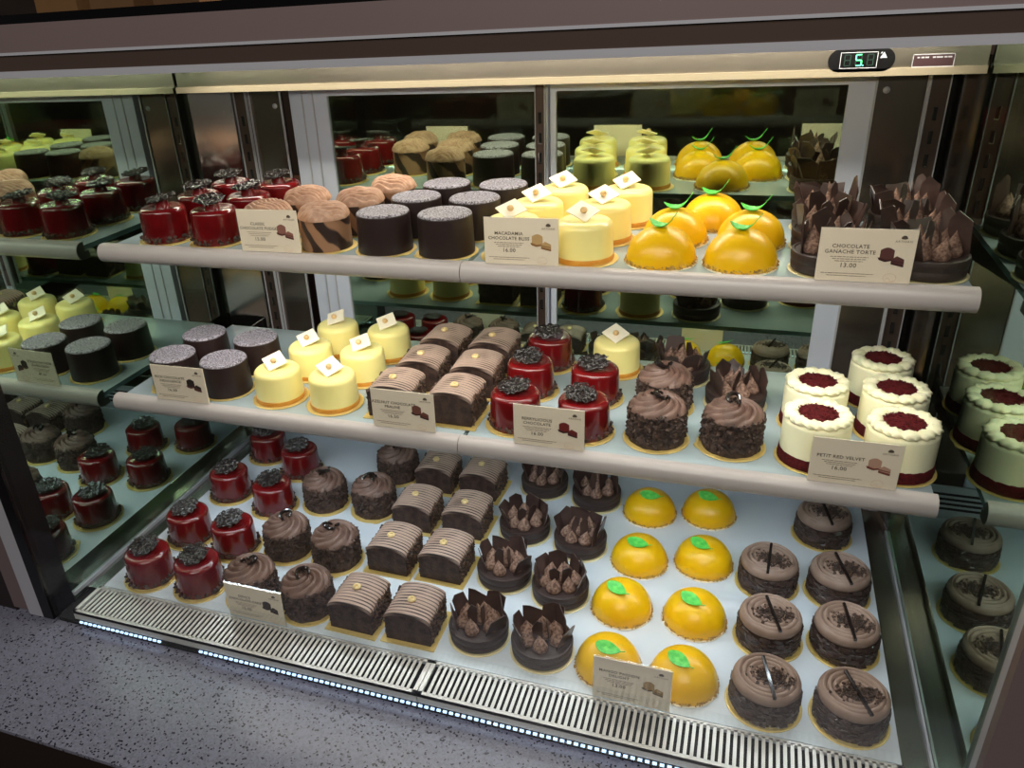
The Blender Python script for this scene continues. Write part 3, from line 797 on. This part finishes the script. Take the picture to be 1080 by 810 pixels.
# rear doors: white frames with dark coated glass
def rear_door(x0, x1, lw, rw):
    fr = part('rear_door', 'whitealu', [((x0,.556,.0),(x0+lw,.575,.705)),((x1-rw,.556,.0),(x1,.575,.705)),((x0+lw,.5565,.660),(x1-rw,.5745,.7045)),((x0+lw,.5565,.0005),(x1-rw,.5745,.03))])
    if lw > .03: part('frame_groove', 'alu', [((x0+lw*.33,.5545,.0),(x0+lw*.36,.556,.70)),((x0+lw*.62,.5545,.0),(x0+lw*.65,.556,.70))], parent=None)
    b = MB(); b.box((x0+lw-.6,.560-.25,.03+.03),(x1-rw-.6,.566-.25,.66+.03)); b.build('door_pane', 'doorglass', fr, 0)
rear_door(.168,.628,.073,.006)
rear_door(.632,1.0865,.009,.033)
# rear panels, slotted uprights and the angled corner returns
part('rear_panel', 'panelsteel', [((.0885,.556,.0),(.152,.560,.70))]); part('rear_panel', 'panelsteel', [((1.0875,.556,.0),(1.149,.560,.70))])
part('panel_edge', 'alu', [((.086,.553,.0),(.0885,.560,.70)),((.149,.553,.0),(.152,.560,.70))]); part('panel_edge', 'alu', [((1.0868,.553,.0),(1.089,.560,.70)),((1.149,.553,.0),(1.152,.560,.70))])
def upright(x0, x1, y, zlo, name='slotted_upright'):
    u = part(name, 'bronze', [((x0,y,zlo),(x1,y+.004,.70))])
    part('upright_edge', 'alu', [((x0-.0012,y-.003,zlo),(x0,y+.004,.70)),((x1,y-.003,zlo),(x1+.0012,y+.004,.70))])
    b = MB(); xm = (x0+x1)/2
    z = .63
    while z > zlo+.03:
        b.box((xm-.0022-.6,y-.001-.25,z-.016+.03),(xm+.0022-.6,y-.25,z+.03)); z -= .031
    b.build('slots', 'cavity_shade', u, 0)  # dark blocks on the face paint the shade in the slots
    c = MB(); z = .63
    while z > zlo+.03:
        c.box((xm-.0026-.6,y-.0012-.25,z-.017+.03),(xm+.0026-.6,y-.25,z-.0155+.03)); c.box((xm-.0030-.6,y-.0012-.25,z-.016+.03),(xm-.0020-.6,y-.25,z+.03)); z -= .031
    c.build('slot_highlights', 'polish', u, 0)  # polished slivers shaped as highlights along the slot edges
upright(.6105,.6245,.548,.27); upright(1.1525,1.1745,.548,.05); upright(.062,.084,.548,.05)
def ret(pts):
    b = MB(); b.prism([(x-.6,y-.25) for x,y in pts], 2, .03, .73); return b.build('corner_return', 'polish', case, 0)
ret([(0,.5005),(.057,.556),(.053,.56),(-.004,.5005)]); ret([(W,.4705),(1.181,.556),(1.185,.56),(W+.004,.4705)])
part('corner_strip', 'black', [((.056,.552,.0),(.062,.56,.70))]); part('corner_strip', 'black', [((1.1755,.552,.0),(1.182,.56,.70))])
for (x, z) in ((.137,.645),(1.101,.652)):
    b = MB(); b.lathe([(.0045,0),(.0045,.001),(.003,.0026),(.0001,.003)], 16); b.v = [(x-.6+v[0], .556-.25-v[2], z+.03+v[1]) for v in b.v]; b.build('screw', 'alu', case)
# rear air duct below the shelves
part('duct_panel', 'alu', [((.042,.530,-.012),(W-.034,.534,.055))])
part('duct_slot', 'cavity_shade', [((.06,.5292,.012+.009*k),(W-.05,.530,.016+.009*k)) for k in range(4)])  # dark strips on the panel paint the shade in its slots
part('plinth', 'cavity_shade', [((.0,-.056,-.0295),(W,.55,-.022))])
def glint_row(x0, x1):
    n = int((x1-x0)/.0085); part('counter_led_glint', 'led', [((x0+.0085*i,-.0600,-.0212),(x0+.0085*i+.0050,-.0575,-.0185)) for i in range(n)])  # glowing dots stand in for the LED reflection on the counter
glint_row(.045,.20); glint_row(.262,1.16)
# temperature display and rating plate on the header
def oval(x0, x1, z0, z1, y, t):
    r = (z1-z0)/2; poly = []
    for k in range(13): a = PI/2+PI*k/12; poly.append((x0+r+r*math.cos(a), z0+r+r*math.sin(a)))
    for k in range(13): a = -PI/2+PI*k/12; poly.append((x1-r+r*math.cos(a), z0+r+r*math.sin(a)))
    b = MB(); b.prism([(p-.6, q+.03) for p, q in poly], 1, y-t-.25, y-.25); return b
dsp = oval(1.017,1.094,.6845,.7125,.474,.006).build('thermometer', 'black', case, 0)
b = MB()
for lo, hi in (((1.031,.7075),(1.074,.7082)),((1.031,.6890),(1.074,.6897)),((1.031,.6890),(1.0317,.7082)),((1.0733,.6890),(1.074,.7082))):
    b.box((lo[0]-.6,.4675-.25,lo[1]+.03),(hi[0]-.6,.468-.25,hi[1]+.03))
b.build('display_border', 'alu', dsp, 0)
SEG = {'a':((.15,.93),(.85,1.)),'g':((.15,.465),(.85,.535)),'d':((.15,0),(.85,.07)),'f':((.03,.53),(.17,.95)),'b':((.83,.53),(.97,.95)),'e':((.03,.05),(.17,.47)),'c':((.83,.05),(.97,.47))}
def digit(x, on, m, nm):
    b = MB(); w, h, z0 = .0082, .0138, .6918
    for k in on:
        (a, c), (d, e) = SEG[k]; b.box((x+a*w-.6,.4672-.25,z0+c*h+.03),(x+d*w-.6,.4679-.25,z0+e*h+.03))
    if m == 'green': b.box((x+1.06*w-.6,.4672-.25,z0+.03),(x+1.22*w-.6,.4679-.25,z0+.0012+.03))
    b.build(nm, m, dsp, 0)
digit(1.0355,'abcdefg','digitoff','unlit_digit'); digit(1.0485,'afgcd','green','lit_digit'); digit(1.0485,'be','digitoff','unlit_digit'); digit(1.0618,'abcdefg','digitoff','unlit_digit')
b = MB(); b.prism([(1.0765-.6,.7005+.03),(1.0805-.6,.7075+.03),(1.0845-.6,.7005+.03)], 1, .4672-.25, .468-.25); b.prism([(1.0765-.6,.7060+.03),(1.0785-.6,.7082+.03),(1.0782-.6,.7060+.03)], 1, .4672-.25, .468-.25); b.build('logo_mark', 'alu', dsp, 0)
pl = part('rating_plate', mat('dark plum plate', (58, 40, 42), .3), [((1.114,.4715,.6880),(1.160,.474,.7030))])
part('plate_border', 'alu', [((1.114,.4710,.6880),(1.160,.4716,.6888)),((1.114,.4710,.7022),(1.160,.4716,.7030)),((1.114,.4710,.6880),(1.1147,.4716,.7030)),((1.1593,.4710,.6880),(1.160,.4716,.7030))], parent=pl)
part('fine_print', 'alu', [((1.119+.0042*k,.4712,.6985),(1.1215+.0042*k+.0008*(k%3),.4716,.7000)) for k in range(9) if k != 3], parent=pl)['kind'] = 'stuff'

# ------------------------------------------------------------------ counter and surroundings
b = MB(); b.box((-1.2,-.245,-.036),(2.4,.6,-.0305))
o = b.build('countertop', 'granite', None, 0); tag(o, 'grey speckled stone ledge running along the front of the case', 'countertop')
b = MB(); b.box((-1.2,-.240,-.85),(2.4,.6,-.0365)); o = b.build('base_cabinet', 'darkpanel', None, 0); tag(o, 'dark brown cabinet below the speckled stone ledge', 'cabinet')
b = MB(); b.box((-1.2,-.056,-.03),(-.086,.6,.75)); o = b.build('side_cabinet', 'darkpanel', None, 0); tag(o, 'dark brown cabinet standing left of the glass case', 'cabinet')
b = MB(); b.box((W+.062,-.09,-.03),(2.4,.6,.75)); o = b.build('side_cabinet', 'black', None, 0); tag(o, 'black cabinet standing right of the glass case', 'cabinet')
def struct(name, m, lo, hi):
    b = MB(); b.box(lo, hi); o = b.build(name, m, None, 0); o['kind'] = 'structure'; return o
struct('floor', mat('brown tile floor', (84, 72, 64), .4), (-4,-4,-.9), (5,3.2,-.85))
struct('wall_back', mat('dark brown plaster', (74, 58, 48), .7, mottle=(60, 46, 38), mscale=4), (-4,3.0,-.85), (5,3.2,2.2))
struct('wall_front', mat('dark shop wall', (104, 88, 76), .7, mottle=(60, 48, 42), mscale=1.2), (-4,-3.6,-.85), (5,-3.5,2.2))
struct('ceiling', mat('dark ceiling paint', (120, 110, 100), .8), (-4,-4,2.2), (5,3.2,2.3))
b = MB(); b.box((-2.5,1.5,-.85),(4,2.1,.15)); b.box((-2.5,1.48,.15),(4,2.12,.19)); o = b.build('work_counter', mat('brown counter', (96, 66, 48), .5), None, 0); tag(o, 'brown work counter seen dimly through the rear glass doors', 'counter')
def loaf(x, y, z, r, m, lab):
    b = MB(); b.lathe([(r*.8,0),(r,r*.25),(r*.92,r*.55),(r*.6,r*.85),(.0001,r*.95)], 24, fn=lambda p, a, rr: Vector((p.x*1.5, p.y, p.z+.01*noise.noise(Vector((p.x*20, p.y*20, p.z*20))))))
    o = b.build('bread_loaf', m, None, 60); o.location = (x,y,z); tag(o, lab, 'bread', 'loaves on the work counter')
M['crust'] = mat('bread crust', (168, 116, 66), .6, mottle=(140, 90, 48), mscale=20)
loaf(.75,1.75,.205,.12,'crust','round bread loaf behind the right glass door, left one'); loaf(1.15,1.78,.205,.12,'crust','round bread loaf behind the right glass door, right one')
b = MB(); b.box((1.45,1.6,.19),(1.75,1.85,.42)); b.box((1.44,1.59,.42),(1.76,1.86,.45)); o = b.build('red_tin', mat('red tin', (170, 30, 34), .4), None, 0); tag(o, 'red lidded tin on the work counter behind the right glass door', 'tin')
# tan paper bags standing beyond the case
for i, (x, hgt) in enumerate(((-1.35,.98),(-1.12,1.02),(-.86,.97))):
    b = MB(); z0 = .19
    prof = [(-.09,z0),(.09,z0),(.1,z0+.3),(.085,hgt),(-.085,hgt),(-.1,z0+.3)]
    b.prism(prof, 1, 1.66, 1.78)
    b.v = [(v[0]+x+.01*math.sin(v[2]*20), v[1]+.01*math.cos(v[2]*16), v[2]) for v in b.v]
    o = b.build('paper_bag', mat('kraft paper', (176-20*i, 132-16*i, 84-8*i), .8), None, 0); tag(o, ['tan','mid brown','darker brown'][i]+' paper bag standing beyond the top left of the case', 'paper bag', 'paper bags')

# ------------------------------------------------------------------ light
def area(name, loc, target, sx, sy, e, col):
    l = bpy.data.lights.new(name, 'AREA'); l.shape = 'RECTANGLE'; l.size = sx; l.size_y = sy; l.energy = e; l.color = col
    o = bpy.data.objects.new(name, l); C.objects.link(o); o.location = loc
    o.rotation_euler = (Vector(target)-Vector(loc)).to_track_quat('-Z','Y').to_euler()
    return o
area('canopy_lamp', (.6,-.03,.765), (.6,.24,.42), 1.12, .015, 1.7, (1,.94,.84))
area('header_lamp', (.6,.440,.728), (.6,.37,.45), 1.12, .02, 3.6, (1,.92,.78))
area('upper_shelf_lamp', (.6,.222,.474), (.6,.30,.25), 1.1, .012, 1.5, (1,.96,.90))
area('middle_shelf_lamp', (.6,.178,.241), (.6,.19,.0), 1.1, .012, 1.35, (.84,.93,1))
area('shop_lamp', (.9,-1.6,1.9), (.6,.2,.2), 1.6, 1.0, 34., (1,.95,.9))
area('kitchen_fill', (.6,1.8,2.0), (.6,2.2,0), 1.5, .5, 30., (1,.86,.7))  # added fill light so shapes behind the rear doors show
w = bpy.data.worlds.new('World'); sc.world = w; w.use_nodes = True
w.node_tree.nodes['Background'].inputs[0].default_value = (.42,.40,.40,1); w.node_tree.nodes['Background'].inputs[1].default_value = .27

# ------------------------------------------------------------------ camera
cam = bpy.data.cameras.new('camera'); co = bpy.data.objects.new('camera', cam); C.objects.link(co); sc.camera = co
px, py, f = 480.81, 413.10, 842.38
cx, cp, cr_, cyaw = (.9424,-.731,.8014), -.4599, .0639, .3698
Mx = Matrix.Rotation(cyaw,3,'Z')@Matrix.Rotation(cp,3,'X')@Matrix.Rotation(cr_,3,'Y')
right, up, back = Mx@Vector((1,0,0)), Mx@Vector((0,0,1)), -(Mx@Vector((0,1,0)))
co.matrix_world = Matrix(((right.x,up.x,back.x,cx[0]),(right.y,up.y,back.y,cx[1]),(right.z,up.z,back.z,cx[2]),(0,0,0,1)))
cam.sensor_width = 36; cam.lens = f*36/1080; cam.shift_x = (540-px)/1080; cam.shift_y = (py-405)/1080; cam.clip_start = .01
sc.view_settings.view_transform = 'Standard'; sc.view_settings.look = 'None'; sc.view_settings.exposure = 0.; sc.view_settings.gamma = 1.
sc.view_settings.use_curve_mapping = False
sc.cycles.max_bounces = 14; sc.cycles.glossy_bounces = 6; sc.cycles.transparent_max_bounces = 16; sc.cycles.caustics_reflective = False; sc.cycles.caustics_refractive = False
sc.cycles.use_denoising = True
